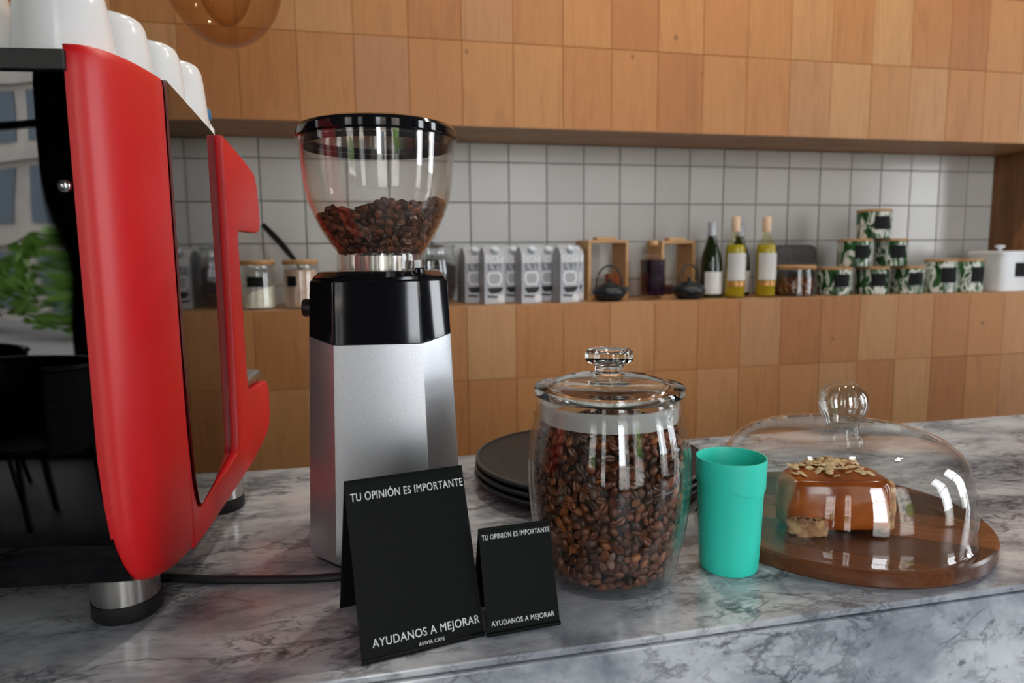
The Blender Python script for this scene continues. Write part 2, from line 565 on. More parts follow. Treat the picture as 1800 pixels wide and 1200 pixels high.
# ------------------------------------------------------------------ espresso machine
def build_machine():
    A = R(7)
    nx, ny = math.cos(A), -math.sin(A)
    dx, dy = math.sin(A), math.cos(A)
    on, os_ = -.64, .85
    t = thing('espresso_machine', 'red espresso machine with polished black rear panel, at the left end', 'coffee machine',
              (nx*on+dx*os_, ny*on+dy*os_, 0), -A)
    def L(n, s, z): return (n-on, s-os_, z)
    C = -.272
    NL = 2*on - C                                   # left side plane
    prof = [(.036,.662),(.042,.642),(.050,.630),(.07,.619),(.10,.6135),(.17,.612),(.228,.612),(.32,.612),(.42,.612),(.48,.612),(.505,.613)]
    def sr(z):
        for (z0, a), (z1, b) in zip(prof, prof[1:]):
            if z <= z1: return a + (b-a)*max(0, (z-z0))/(z1-z0)
        return prof[-1][1]
    sp = lambda z: .6125 + .016*max(0, (.092-z)/.042)**1.6
    n0 = lambda z: -.3055 + .012*max(0, (.17-z)/.12)**1.8 if z > .05 else -.2935+.003*(.05-z)/.014
    # polished rear panel
    rows = [i/24 for i in range(25)]
    rings = []
    for k in rows:
        z = .0495 + (.508-.0495)*k
        rings.append([L(n0(z)+.002, sp(z)+.0015, z), L(2*on-n0(z)-.002, sp(z)+.0015, z)])
    mb = MB().loft(rings, False)
    back = [[L(q, sp(.0495+.4585*k)+.006, .0495+.4585*k) for q in (n0(.0495+.4585*k)+.002, 2*on-n0(.0495+.4585*k)-.002)] for k in rows]
    mb.loft(back, False)
    part('rear_panel', mb, M['blackmirror'], t, 60)
    # red side panels: rounded rear corner + frame round the dark insert
    def side(sgn, nm_in, label=None):
        def S(n, s, z):
            return L(n, s, z) if sgn > 0 else L(2*on-n, s, z)
        rings = []
        zs = [.0365,.038,.042,.050,.06,.08,.10,.13,.17,.22,.28,.34,.40,.46,.50,.512,.517,.520]
        ins = [.020,.012,.006,.0025,.0008,0,0,0,0,0,0,0,0,0,0,.0006,.0025,.006]
        for z, i in zip(zs, ins):
            s0 = sr(z)
            ring = []
            m0, n1, s1 = n0(z), C, .722
            for k in range(17):
                a = PI/2*k/16
                b = s1 - (s1-s0)*math.cos(a)**.8 if k < 16 else s1
                n_ = m0 + (n1-m0)*math.sin(a)**.8
                ring.append((n_-i*.3*math.sin(a), b+i*math.cos(a)))
            ring += [(C-i*.3, .7265), (C-.012, .7265), (C-.0135, .70), (m0+.006, s0+.020), (m0-.003, s0+.006)]
            rings.append([S(n, s, z) for n, s in ring])
        mb = MB().loft(rings, True, True, True)
        part('side_panel', mb, M['red'], t, 40)
        out = [(.7265,.0375),(.78,.0415),(.857,.051),(.961,.064),(1.035,.083),(1.052,.093),(1.060,.108),(1.062,.140),(1.057,.156),(1.046,.163),(.965,.163),(.956,.170),(.953,.19),
               (.951,.31),(.948,.372),(.955,.382),(1.040,.382),(1.056,.386),(1.063,.397),(1.057,.445),(1.047,.465),(1.03,.471),(.99,.481),(.906,.498),
               (.907,.37),(.905,.239),(.899,.110),(.890,.094),(.85,.0875),(.765,.0755),(.752,.074),(.743,.080),(.735,.108),(.730,.164),(.7265,.25)]
        fr = MB().prism(out, C-.012, C, lambda a, b, c: S(c, a, b))
        part('side_frame', fr, M['red'], t, 30, .0035, 3)
        gl = [(.7285,.25),(.732,.166),(.737,.110),(.745,.083),(.753,.077),(.765,.079),(.85,.091),(.888,.097),(.897,.112),(.903,.239),(.905,.37),(.9035,.4985),(.89,.5005),(.7285,.519)]
        g = MB().prism(gl, C-.0085, C-.0035, lambda a, b, c: S(c+.0065-(a-.7285)*.070, a, b))
        part('dark_glass_insert', g, M['smokemirror'], t, 0)
    side(1, C)
    side(-1, C)
    # body, cup deck, group head and drip tray between the side panels
    body = MB().box(NL-on+.031, C-on-.031, .628-os_, .944-os_, .06, .486)
    part('body', body, M['blacksat'], t, 0)
    part('cup_deck', MB().box(NL-on+.034, C-on-.034, .624-os_, .943-os_, .4865, .4925), M['steel'], t, 0, .001)
    part('group_hood', MB().box(NL-on+.031, C-on-.031, .944-os_, 1.052-os_, .392, .470), M['red'], t, 30, .01, 3)
    part('drip_tray', MB().box(NL-on+.031, C-on-.031, .944-os_, 1.050-os_, .08, .160), M['blacksat'], t, 30, .004)
    part('drip_grille', MB().box(NL-on+.0, C-on-.006, .958-os_, 1.047-os_, .1635, .181), M['steel'], t, 30, .006, 3)
    foot = MB().lathe([(.0,.018),(.0300,.018),(.0300,.044),(.026,.0455),(.0,.0455)], 40).mesh('foot', 40)
    pad = MB().lathe([(0,0),(.0285,0),(.0310,.003),(.0310,.0175),(.0,.0178)], 40).mesh('rubber_pad', 40)
    for n_, s_ in ((-.318,.671),(-.318,.955),(2*on+.318,.671),(2*on+.318,.955)):
        o = link('foot', foot, M['steel'], t)
        o.location = L(n_, s_, 0)
        p = link('rubber_pad', pad, M['rubber'], o)
    part('top_trim', MB().box(2*on+.3035-on, -.3035-on, .6095-os_, .6175-os_, .497, .5135), M['blacksat'], t, 0, .001)
    part('panel_screw', MB().lathe([(0,.004),(.003,.0036),(.0052,.002),(.006,0),(0,0)], 20), M['chrome'], t, 40,
         loc=L(-.3135, .6135, .405), rot=(R(90), 0, 0))
    # machine cups, upside down on the deck
    cp = [(0,.0)]
    pr = [(.0,.004),(.036,.004),(.0405,.0),(.0425,.001),(.0425,.004),(.0405,.02),(.0385,.045),(.0365,.068),(.0345,.081),(.0315,.0875),(.027,.0905),(.020,.092),(.0,.092)]
    cme = MB().lathe(pr, 48).mesh('upside_down_cup', 50)
    spots = [(-.331,.668,'white cup upside down on the machine, nearest the rear corner'),
             (-.331,.752,'white cup upside down on the machine, second from the rear corner'),
             (-.331,.840,'white cup upside down on the machine, third from the rear corner'),
             (-.331,.9125,'white cup upside down on the machine, farthest along the red side'),
             (-.4150,.672,'white cup upside down at the left picture edge on the machine'),
             (-.4150,.762,'white cup upside down behind the front row on the machine')]
    for n_, s_, lb in spots:
        o = tag(link('upside_down_cup', cme, M['cup']), lb, 'cup', 'white cups warming on the coffee machine')
        o.location = (nx*n_+dx*s_, ny*n_+dy*s_, .4928)
    q = (-.312, .966)
    bl = thing('blue_cap_bottle', 'small bottle with round blue cap behind the last white cup', 'bottle', (nx*q[0]+dx*q[1], ny*q[0]+dy*q[1], .4705))
    part('bottle_body', MB().lathe([(0,0),(.011,0),(.012,.002),(.012,.045),(.007,.053),(.007,.056),(0,.056)], 20), M['cup'], bl, 40)
    part('cap', MB().lathe([(0,.0562),(.0085,.0562),(.0095,.060),(.009,.068),(.006,.0725),(0,.074)], 20), mat('blue_cap', srgb(40,120,170), .35), bl, 40)
build_machine()

# ------------------------------------------------------------------ beans
def bean_geo(seg=12, rings=7):
    L_, W_, H_ = .0056, .0042, .0038
    v, f = [], []
    for i in range(rings+1):
        th = PI*i/rings
        for j in range(seg):
            ph = 2*PI*j/seg
            x, y, z = math.cos(th), math.sin(th)*math.cos(ph), math.sin(th)*math.sin(ph)
            X, Y = x*L_, y*W_
            if z > 0: Z = z*H_
            else:
                Z = z*H_*.45
            if z < -.3 and abs(y) < .2: Z += .0015*math.sin(th)
            v.append((X, Y, Z))
    for i in range(rings):
        for j in range(seg):
            a, b = i*seg+j, i*seg+(j+1) % seg
            f.append((a, b, b+seg, a+seg))
    return v, f
BV, BF = bean_geo()
def bean_mesh():
    mb = MB(); mb.add(BV, BF)
    return mb.mesh('coffee_bean', 50)
BEAN = bean_mesh()
def bean_matrix(p, nrm, rnd, s=1.0):
    n = Vector(nrm).normalized()
    side = n if rnd.random() < .5 else -n          # rounded back or creased flat side shows
    tilt = Vector((rnd.gauss(0, .38), rnd.gauss(0, .38), rnd.gauss(0, .38)))
    zax = (side + tilt).normalized()
    xa = zax.orthogonal().normalized()
    xa = Matrix.Rotation(rnd.uniform(0, 2*PI), 3, zax) @ xa
    ya = zax.cross(xa)
    m = Matrix((( xa.x, ya.x, zax.x, p[0]), (xa.y, ya.y, zax.y, p[1]), (xa.z, ya.z, zax.z, p[2]), (0,0,0,1)))
    sc_ = s*rnd.uniform(.9, 1.12)
    return m @ Matrix.Diagonal((sc_, sc_*rnd.uniform(.93, 1.1), sc_, 1))
def bean_mass(name, mats, core, label, cat):
    v, f, tone = [], [], []
    for m in mats:
        n = len(v)
        tn = random.random()
        v += [tuple(m @ Vector(p)) for p in BV]
        f += [tuple(i+n for i in q) for q in BF]
        tone += [tn]*len(BV)
    nb = len(f)
    if core:
        n = len(v)
        v += core.v
        f += [tuple(i+n for i in q) for q in core.f]
        tone += [0]*len(core.v)
    me = bpy.data.meshes.new(name)
    me.from_pydata(v, [], f)
    at = me.attributes.new('tone', 'FLOAT', 'POINT')
    at.data.foreach_set('value', tone)
    me.materials.append(M['bean'])
    me.materials.append(M['beancore'])
    for i, p in enumerate(me.polygons):
        p.use_smooth = True
        if i >= nb: p.material_index = 1
    o = link(name, me, None)
    o['kind'] = 'stuff'
    tag(o, label, cat)
    return o
def scatter(rfun, z0, z1, dmin, rnd, tries, zjit=None):
    """dart throwing on a surface of revolution; rfun(z) is the radius"""
    cell, grid, pts = dmin, {}, []
    for _ in range(tries):
        z = rnd.uniform(z0, z1)
        r = rfun(z)
        a = rnd.uniform(0, 2*PI)
        p = (r*math.cos(a), r*math.sin(a), z)
        k = tuple(int(math.floor(c/cell)) for c in p)
        ok = True
        for i in (-1,0,1):
            for j in (-1,0,1):
                for l in (-1,0,1):
                    for q in grid.get((k[0]+i, k[1]+j, k[2]+l), ()):
                        if (q[0]-p[0])**2+(q[1]-p[1])**2+(q[2]-p[2])**2 < dmin*dmin:
                            ok = False
        if ok:
            grid.setdefault(k, []).append(p)
            pts.append(p)
    return pts
def interp(tab, z):
    if z <= tab[0][0]: return tab[0][1]
    for (a, b), (c, d) in zip(tab, tab[1:]):
        if z <= c: return b+(d-b)*(z-a)/(c-a)
    return tab[-1][1]
def fill(center, rtab, z0, ztop, n_single, label, group, mass_label, rnd, skip=None):
    """beans against the wall of a vessel, one heaped top layer; ztop(x, y) is the surface"""
    cx, cy, cz = center
    rf = lambda z: interp(rtab, z)
    near = []
    allm = []
    zmax = max(ztop(math.cos(a)*rf(z0), math.sin(a)*rf(z0)) for a in [k*.2 for k in range(32)])+.02
    for lay, (ins, d) in enumerate(((.0042, .0074), (.0095, .0082))):
        for x, y, z in scatter(lambda z: max(.004, rf(z)-ins), z0+.004, zmax, d, rnd, 26000 if lay == 0 else 12000):
            if z > ztop(x, y): continue
            dr = (rf(z+.004)-rf(z-.004))/.008
            r = math.hypot(x, y)
            m = bean_matrix((cx+x, cy+y, cz+z), (x/r, y/r, -dr), rnd)
            face = (x*(0-cx)+y*(0-cy))/(r*math.hypot(cx, cy))
            (near if lay == 0 else allm).append((face, m, (cx+x, cy+y, cz+z)))
    # top surface
    rr = max(rf(z0), rf(z0+.05), rf(zmax-.01))
    d, row = .0078, 0
    y = -rr
    while y < rr:
        x = -rr + (row % 2)*d/2
        while x < rr:
            px, py = x+rnd.uniform(-.0015,.0015), y+rnd.uniform(-.0015,.0015)
            zt = ztop(px, py)
            if math.hypot(px, py) < rf(zt)-.006:
                m = bean_matrix((cx+px, cy+py, cz+zt-.002+rnd.uniform(-.002,.002)), (0,0,1), rnd)
                allm.append((-1, m, None))
            x += d
        y += d*.87
        row += 1
    near.sort(key=lambda q: -q[0])
    single = []
    rest = []
    for q in near:
        if len(single) < n_single and (skip is None or not skip(q[2])): single.append(q)
        else: rest.append(q)
    for q in single:
        o = tag(link('coffee_bean', BEAN, M['bean']), label, 'coffee bean', group)
        o.matrix_world = q[1]
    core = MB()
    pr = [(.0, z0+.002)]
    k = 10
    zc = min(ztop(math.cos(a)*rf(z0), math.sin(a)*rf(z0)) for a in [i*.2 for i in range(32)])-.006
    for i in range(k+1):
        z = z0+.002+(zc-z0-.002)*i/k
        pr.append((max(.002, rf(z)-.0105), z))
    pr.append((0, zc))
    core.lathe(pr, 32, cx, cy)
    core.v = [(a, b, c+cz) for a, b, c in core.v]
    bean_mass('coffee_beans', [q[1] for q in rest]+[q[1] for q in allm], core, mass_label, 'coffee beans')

# ------------------------------------------------------------------ grinder
def build_grinder():
    gx, gy = .0268, .8235
    t = thing('coffee_grinder', 'silver coffee grinder with black collar and clear bean hopper', 'coffee grinder', (gx, gy, 0), R(-6.5))
    W, Lc = .0465, .0305                    # half front width, chamfer leg
    H = W+Lc
    oct_ = [(-W,-H),(W,-H),(H,-W),(H,W),(W,H),(-W,H),(-H,W),(-H,-W)]
    def ring(s, zf, rb=.0045):
        pts = []
        n = len(oct_)
        for i in range(n):
            p, a, b = Vector(oct_[i]), Vector(oct_[i-1]), Vector(oct_[(i+1) % n])
            for q in (p+(a-p).normalized()*rb, p+((a-p).normalized()+(b-p).normalized())*rb*.18, p+(b-p).normalized()*rb):
                pts.append((q.x*s, q.y*s))
        return [(x, y, zf(x, y) if callable(zf) else zf) for x, y in pts]
    cut = lambda x, y: .2505 + .24*(y+H)
    s_of = lambda z: 1.145 - .145*min(1, z/.30)
    rings = [ring(1.07, 0.004), ring(1.125, .009), ring(1.142, .02)]
    for k in range(1, 9): rings.append(ring(s_of(.02+.23*k/9), .02+.23*k/9))
    last = [(x, y, cut(x, y)) for x, y, _ in ring(s_of(.252), 0)]
    rings.append(last)
    rings.append([(x*.9, y*.9, z) for x, y, z in last])
    part('silver_body', MB().loft(rings, True, True, True), M['silver'], t, 14)
    c0 = [(x*.9, y*.9, z+.0008) for x, y, z in last]
    c1 = [(x, y, z+.0008) for x, y, z in last]
    top = .3195
    r2 = [(x*.998, y*.998, z) for x, y, z in ring(s_of(.30), .30)]
    r3 = [(x*.985, y*.985, top-.002) for x, y, _ in ring(1, 0)]
    r4 = [(x*.968, y*.968, top) for x, y, _ in ring(1, 0)]
    part('black_collar', MB().loft([c0, c1, r2, r3, r4], True, True, True), M['blackpl'], t, 14)
    pl = [ring(.965, top+.0002, .012), ring(.955, top+.003, .012), ring(.875, top+.0085, .014), ring(.85, top+.0092, .014)]
    part('top_plate', MB().loft(pl, True, True, True), M['blackpl'], t, 20)
    part('latch_block', MB().box(.040, .052, -.066, -.056, top+.004, top+.0125), M['blackpl'], t, 30, .0015)
    part('base_plate', MB().loft([ring(1.04, 0), ring(1.06, .0038)], True, True, True), M['rubber'], t, 20)
    kn = part('adjustment_knob', MB().lathe([(0,0),(.010,0),(.0105,.002),(.0105,.011),(.009,.013),(0,.013)], 24), M['blacksat'], t, 40, loc=(-.0775, -.012, .287), rot=(0, R(-90), 0))
    zb = top+.0095
    # clear neck with ribs
    nk = [(.0505,zb),(.0512,zb+.001),(.0512,.3465),(.0505,.3485),(.0475,.3485),(.0475,zb+.002),(.0495,zb)]
    part('hopper_neck', MB().lathe(nk, 56), M['hopper'], t, 40)
    rib = MB()
    for a in range(0, 360, 30):
        ca, sa = math.cos(R(a)), math.sin(R(a))
        rib.add([(ca*r-sa*w, sa*r+ca*w, z) for z in (zb+.001, .347) for r, w in ((.0405,-.001),(.0472,-.001),(.0472,.001),(.0405,.001))],
                [(0,1,2,3),(7,6,5,4),(0,4,5,1),(1,5,6,2),(2,6,7,3),(3,7,4,0)])
    part('neck_ribs', rib, M['hopper'], t, 0)
    part('neck_gate', MB().lathe([(0,zb+.0002),(.031,zb+.0002),(.031,.346),(.027,.3475),(0,.3475)], 40), M['steel'], t, 40)
    part('white_tab', MB().box(.0390, .0470, -.0345, -.0265, zb, zb+.0115), mat('white_plastic', (.8,.8,.8), .4), t, 30, .001)
    out = [(.0475,.3475),(.0500,.3495),(.0560,.3575),(.0625,.3665),(.0700,.3780),(.0762,.3905),(.0805,.4010),(.0842,.4125),(.0870,.4280),(.0888,.4450),(.0903,.460),(.0913,.4735),(.0915,.4765)]
    out = [(.0475+(r-.0475)*.945, z) for r, z in out]
    inn = [(r-.0022, z) for r, z in reversed(out[1:])]
    part('hopper_bowl', MB().lathe(out+inn+[(.0475,.3475)], 72), M['hopper'], t, 50)
    lid = [(0,.4745),(.0862,.4745),(.0862,.4768),(.0902,.4770),(.0912,.4785),(.0912,.4860),(.0882,.4900),(.078,.4935),(.05,.4965),(.02,.4980),(0,.4982)]
    part('hopper_lid', MB().lathe(lid, 72), M['blackpl'], t, 22)
    part('lid_seal', MB().lathe([(.0845,.4680),(.0856,.4680),(.0857,.4742),(.0845,.4742)], 64), M['blackpl'], t, 40)
    rt = [(z, r-.0022) for r, z in out]
    zt = lambda x, y: .398 + .10*x - .06*y + .0025*math.sin(90*x+1)+.002*math.sin(120*y)
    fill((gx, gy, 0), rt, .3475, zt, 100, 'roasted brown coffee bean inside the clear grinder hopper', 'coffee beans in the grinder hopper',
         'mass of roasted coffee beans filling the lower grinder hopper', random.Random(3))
    # cord on the counter
    cord = [(-.34,.79,.0045),(-.26,.775,.0045),(-.21,.762,.0045),(-.16,.746,.0045),(-.10,.731,.0045),(-.05,.722,.0045),(-.01,.722,.0045),(.03,.728,.0045)]
    pts = []
    for i in range(len(cord)-1):
        p0, p1, p2, p3 = [Vector(cord[min(max(j,0),len(cord)-1)]) for j in (i-1,i,i+1,i+2)]
        for k in range(6):
            u = k/6
            pts.append(.5*((2*p1)+(-p0+p2)*u+(2*p0-5*p1+4*p2-p3)*u*u+(-p0+3*p1-3*p2+p3)*u**3))
    tag(part('power_cord', MB().tube(pts, .0045, 10), M['rubber'], None, 60), 'black power cord lying on the marble between machine and grinder', 'cable')
build_grinder()

# ------------------------------------------------------------------ bean jar
def glass_jar(name, label, loc, s, beans=True):
    t = thing(name, label, 'jar', loc)
    out = [(0,0),(.062,0),(.0685,.0015),(.0715,.006),(.0755,.022),(.0815,.050),(.0855,.080),(.0872,.108),(.0862,.133),(.0832,.155),(.0792,.172),(.0772,.180),(.0775,.1885),(.0785,.1935),(.0775,.197),(.0745,.197)]
    inn = [(.0735,.195),(.0735,.181),(.0755,.172),(.0795,.155),(.0825,.133),(.0835,.108),(.0818,.080),(.0778,.050),(.0718,.022),(.0665,.010),(.060,.0065),(0,.0062)]
    sc_ = lambda pr: [(r*s, z*s) for r, z in pr]
    part('jar_body', MB().lathe(sc_(out+inn), 72), M['glass'], t, 50)
    part('seal_ring', MB().lathe(sc_([(.0652,.1735),(.0718,.1715),(.0728,.1745),(.0733,.1905),(.0700,.1905),(.0652,.180),(.0652,.1735)]), 64), M['seal'], t, 40)
    ld = [(0,.1985),(.060,.1985),(.0655,.1975),(.0770,.1975),(.0795,.1995),(.0800,.2035),(.0785,.2065),(.070,.2085),(.060,.2105),(.054,.2135),(.040,.2165),(.020,.2185),(.0150,.2205),
          (.0145,.226),(.0165,.230),(.0225,.2315),(.0250,.2335),(.0255,.2390),(.0250,.2430),(.0225,.2450),(.015,.2455),(0,.2455)]
    shell = [(0,.2140),(.020,.2138),(.040,.2120),(.052,.2090),(.058,.2058),(.0640,.2020),(.0655,.1975),(.0770,.1975),(.0795,.1995),(.0800,.2035),(.0785,.2065),(.070,.2080),(.0625,.2092),(.056,.2128),(.042,.2165),(.020,.2185),(0,.2188)]
    part('glass_lid', MB().lathe(sc_(shell), 72), M['solidglass'], t, 40)
    part('lid_knob', MB().lathe(sc_([(0,.2190),(.0168,.2190)]+ld[12:]), 56), M['solidglass'], t, 40)
    return t, inn
def build_jar():
    jx, jy = .2545, .6735
    t, inn = glass_jar('bean_jar', 'large glass jar with knob lid, full of coffee beans', (jx, jy, 0), 1.0)
    rt = sorted((z, r-.0025) for r, z in inn if z > .0064 and z < .19)
    zt = lambda x, y: .1655+.002*math.sin(70*x)+.002*math.sin(80*y)
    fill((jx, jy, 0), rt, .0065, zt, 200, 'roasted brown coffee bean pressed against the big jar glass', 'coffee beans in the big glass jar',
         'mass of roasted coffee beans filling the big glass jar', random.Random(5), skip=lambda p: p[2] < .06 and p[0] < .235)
build_jar()

# ------------------------------------------------------------------ signs
def text_mesh(body, size, name='lettering', align='CENTER', spacing=1.0):
    cu = bpy.data.curves.new(name, 'FONT')
    cu.body = body
    cu.size = size
    cu.align_x = align
    cu.space_character = spacing
    cu.extrude = .00015
    o = bpy.data.objects.new(name, cu)
    COL.objects.link(o)
    dg = bpy.context.evaluated_depsgraph_get()
    me = bpy.data.meshes.new_from_object(o.evaluated_get(dg))
    bpy.data.objects.remove(o)
    bpy.data.curves.remove(cu)
    me.name = name
    return me
def fit_text(body, width, height):
    """flat lettering in the XY plane: width x cap height, starting at the origin"""
    me = text_mesh(body, 1.0, align='LEFT', spacing=1.08)
    xs = [v.co.x for v in me.vertices]
    x0, w = min(xs), max(xs)-min(xs)
    for v in me.vertices:
        v.co.x = (v.co.x-x0)/w*width
        v.co.y = v.co.y/.70*height
        v.co.z = v.co.z*1.0
    return me
def sign(name, label, bl, ang, w, depth, h, texts):
    t = thing(name, label, 'sign', (bl[0], bl[1], 0), ang)
    th = .0016
    D = depth/2
    sl = math.hypot(D, h)
    # bent sheet: front, rolled ridge, back
    path = [(-.002,.0012), (0,.0)]
    path = []
    for k in range(2): path.append((D*k*.96, h*k*.96))
    path += [(D*.985, h*.988), (D, h*.994), (D*1.015, h*.988), (D*1.04, h*.96), (2*D, 0)]
    rings = []
    for x in (0, w):
        o_ = [(x, y, z) for y, z in path]
        i_ = [(x, y+(th*1.2 if y < D*.99 else (-th*1.2 if y > D*1.01 else 0)), max(0, z-th*1.4) if z > .002 else z) for y, z in reversed(path)]
        rings.append(o_+i_)
    part('folded_sheet', MB().loft(rings, True, True, True), M['sign'], t, 30)
    for y in (0, 2*D):
        part('rolled_foot', MB().tube([(0, y, .002), (w, y, .002)], .002, 8), M['sign'], t, 40)
    an = math.atan2(h, D)
    for body, x0, wd, frac, hh in texts:
        me = fit_text(body, wd, hh)
        o = link('lettering', me, M['white_ink'], t, label='white capital lettering')
        dd = sl*(1-frac)
        o.location = (x0, D*(1-frac)-.0006*math.sin(an), h*(1-frac)+.0006*math.cos(an))
        o.rotation_euler = (an, 0, 0)
    return t
sign('table_sign', 'larger black folded sign in front of the grinder', (-.009,.556), math.atan2(.022,.109), .1112, .108, .146,
     [('TU OPINIÓN ES IMPORTANTE', .0040, .1055, .128, .0072), ('AYUDANOS A MEJORAR', .0100, .0980, .922, .0070), ('AVIVIA CAFE', .0500, .0235, .970, .0030)])
sign('table_sign', 'smaller black folded sign beside the bean jar', (.102,.574), math.atan2(.006,.070), .0705, .056, .0925,
     [('TU OPINION ES IMPORTANTE', .0025, .0670, .120, .0047), ('AYUDANOS A MEJORAR', .0045, .0610, .910, .0045)])

# ------------------------------------------------------------------ plates, tumbler, cake
def build_front_things():
    for k, lb in enumerate(('bottom dark plate of the stack behind the bean jar', 'middle dark plate of the stack behind the bean jar', 'top dark plate of the stack behind the bean jar')):
        t = thing('dinner_plate', lb, 'plate', (.333+.001*k, .969-.001*k, .0115*k), k, 'dark plates stacked behind the bean jar')
        body = [(0,.000),(.115,.000),(.130,.001),(.158,.009),(.170,.0125),(.1735,.0150),(.1745,.0185),(.1740,.0205)]
        top = [(.1720,.0212),(.1690,.0205),(.150,.0140),(.138,.0105),(.128,.0098),(0,.0098)]
        part('rim_glaze', MB().lathe([(.1745,.0185),(.1740,.0205),(.1720,.0212),(.1705,.0209)][0:4], 80), M['platerim'], t, 50)
        part('plate_body', MB().lathe(body[:-1]+[(.1738,.0190)]+[(.1700,.0200)]+top[2:], 80), M['plate'], t, 40)
    # teal tumbler
    t = thing('tumbler', 'teal plastic tumbler between the bean jar and the cake dome', 'cup', (.3875, .6520, 0))
    o_ = [(0,.0015),(.028,.0),(.0305,.0015),(.0315,.006),(.0330,.045),(.0345,.085),(.0352,.1015),(.0364,.1020),(.0372,.1235),(.0370,.1255)]
    i_ = [(.0358,.1255),(.0352,.1235),(.0340,.085),(.0315,.030),(.0302,.006),(0,.004)]
    mb = MB().lathe(o_+i_, 72)
    # wavy lower edge of the lip band
    vs = []
    for x, y, z in mb.v:
        r = math.hypot(x, y)
        if .1010 < z < .1025 and r > .035:
            z -= .006+.006*math.cos(2*math.atan2(y, x)+2.6)
        vs.append((x, y, z))
    mb.v = vs
    part('tumbler_body', mb, M['teal'], t, 24)
    # board of strips
    bx, by, br = .577, .7215, .1690
    t = thing('cake_board', 'round dark wooden board under the glass cake dome', 'board', (bx, by, 0))
    tones = [srgb(92,52,28), srgb(54,30,18), srgb(116,68,34), srgb(74,40,22), srgb(44,25,17), srgb(100,58,30), srgb(66,36,20)]
    wm = [noisy('board_strip_%d' % i, c, tuple(min(1, q*1.4) for q in c), 4, .25, stretch=(3, 60, 60)) for i, c in enumerate(tones)]
    ang = R(-38)
    edges = [-.1690,-.128,-.090,-.052,-.010,.034,.074,.118,.1690]
    for i, (a, b) in enumerate(zip(edges, edges[1:])):
        def outline(off):
            poly = []
            n = 14
            rr = br-off
            aa, bb = max(-rr+1e-4, a), min(rr-1e-4, b)
            for k in range(n+1):
                y = aa+(bb-aa)*k/n
                poly.append((math.sqrt(max(0, rr*rr-y*y)), y))
            for k in range(n+1):
                y = bb+(aa-bb)*k/n
                poly.append((-math.sqrt(max(0, rr*rr-y*y)), y))
            return poly
        rings = [[(x, y, z) for x, y in outline(o)] for z, o in ((0,.003),(.003,0),(.0165,0),(.0190,.0025))]
        o = part('strip', MB().loft(rings, True, True, True), wm[(i*3) % 7], t, 30)
        o.rotation_euler = (0, 0, ang)
    # dome
    zb = .0192
    dx, dy, dr = .5610, .6980, .1425
    t = thing('cake_dome', 'clear glass dome with ball knob covering the cake', 'dome', (dx, dy, zb))
    out = [(.1385,0),(.1405,.002),(.1405,.005),(.1385,.007),(.1385,.020),(.1380,.038),(.1362,.054),(.1325,.068),(.1280,.0825),(.120,.0945),(.108,.1035),(.092,.1095),(.072,.1130),(.050,.1145),(.030,.1150),(.0,.1150)]
    inn = [(0,.1125),(.030,.1125),(.050,.1118),(.070,.1105),(.090,.1070),(.1055,.1012),(.1175,.0925),(.1255,.0812),(.1303,.067),(.1340,.0535),(.1357,.038),(.1362,.020),(.1362,.001),(.1385,0)]
    out = [(r*1.03, z*1.02) for r, z in out]
    inn = [(r*1.03, z*1.02) for r, z in inn]
    part('dome_shell', MB().lathe(out+inn, 96), M['domeglass'], t, 50)
    kb = [(0,.1148),(.0185,.1148),(.0190,.117),(.0200,.1220),(.0245,.1290),(.0275,.1370),(.0282,.1450),(.0265,.1535),(.0225,.1605),(.0155,.1655),(.007,.168),(0,.1683)]
    ki = [(0,.1655),(.007,.1652),(.0150,.1625),(.0210,.1580),(.0245,.1520),(.0260,.1450),(.0255,.1375),(.0225,.130),(.0175,.1225),(.012,.120),(0,.1195)]
    kb = [(r, z+.0028) for r, z in kb]
    knobglass = thin_glass('thick_knob_glass', (.95,.97,.96), 0, edge=(.70,.74,.72), ior=2.2)
    ki = [(r, z+.0028) for r, z in ki]
    part('ball_knob', MB().lathe(kb, 48), knobglass, t, 50)
    part('knob_hollow', MB().lathe(ki, 48), M['domeglass'], t, 50)
    # slice of glazed bun
    t = thing('bun_slice', 'glazed brown bun slice sprinkled with oats under the dome', 'cake', (.546, .697, .0192), R(-14))
    t.scale = (1.2, 1.2, 1.2)
    def blob(poly, z0, z1, rnd, inset, seg=48, dome=.0045, rough=.0012):
        n = len(poly)
        per = []
        tot = [0]
        P = [Vector(p) for p in poly]
        for i in range(n): tot.append(tot[-1]+(P[(i+1) % n]-P[i]).length)
        for k in range(seg):
            u = tot[-1]*k/seg
            for i in range(n):
                if u <= tot[i+1]:
                    q = P[i]+(P[(i+1) % n]-P[i])*((u-tot[i])/(tot[i+1]-tot[i]))
                    per.append(q)
                    break
        for _ in range(2): per = [(per[i-1]+per[i]*2+per[(i+1) % seg])/4 for i in range(seg)]
        c = sum(per, Vector((0, 0)))/seg
        rings = []
        lev = [(0,.06),(.03,.01),(.14,0),(.45,-.015),(.75,0),(.88,.03),(.95,.075),(.985,.14),(1.0,.25)]
        for lv, ins in lev:
            ring = []
            for q in per:
                p = c+(q-c)*(1-ins)
                z = z0+(z1-z0)*lv
                j = rough*(rnd.random()-.5)
                ring.append((p.x+j, p.y+j, z+j*.4))
            rings.append(ring)
        top = []
        for sc2, dz in ((.35, dome*.9), (.1, dome)):
            rings.append([(c.x+(q.x-c.x)*sc2, c.y+(q.y-c.y)*sc2, z1+dz) for q in per])
        return MB().loft(rings, True, True, True), c
    wedge = [(-.052,-.030),(-.010,-.036),(.046,-.034),(.054,-.016),(.050,.012),(.046,.050),(.030,.062),(-.004,.048),(-.040,.020),(-.056,-.004)]
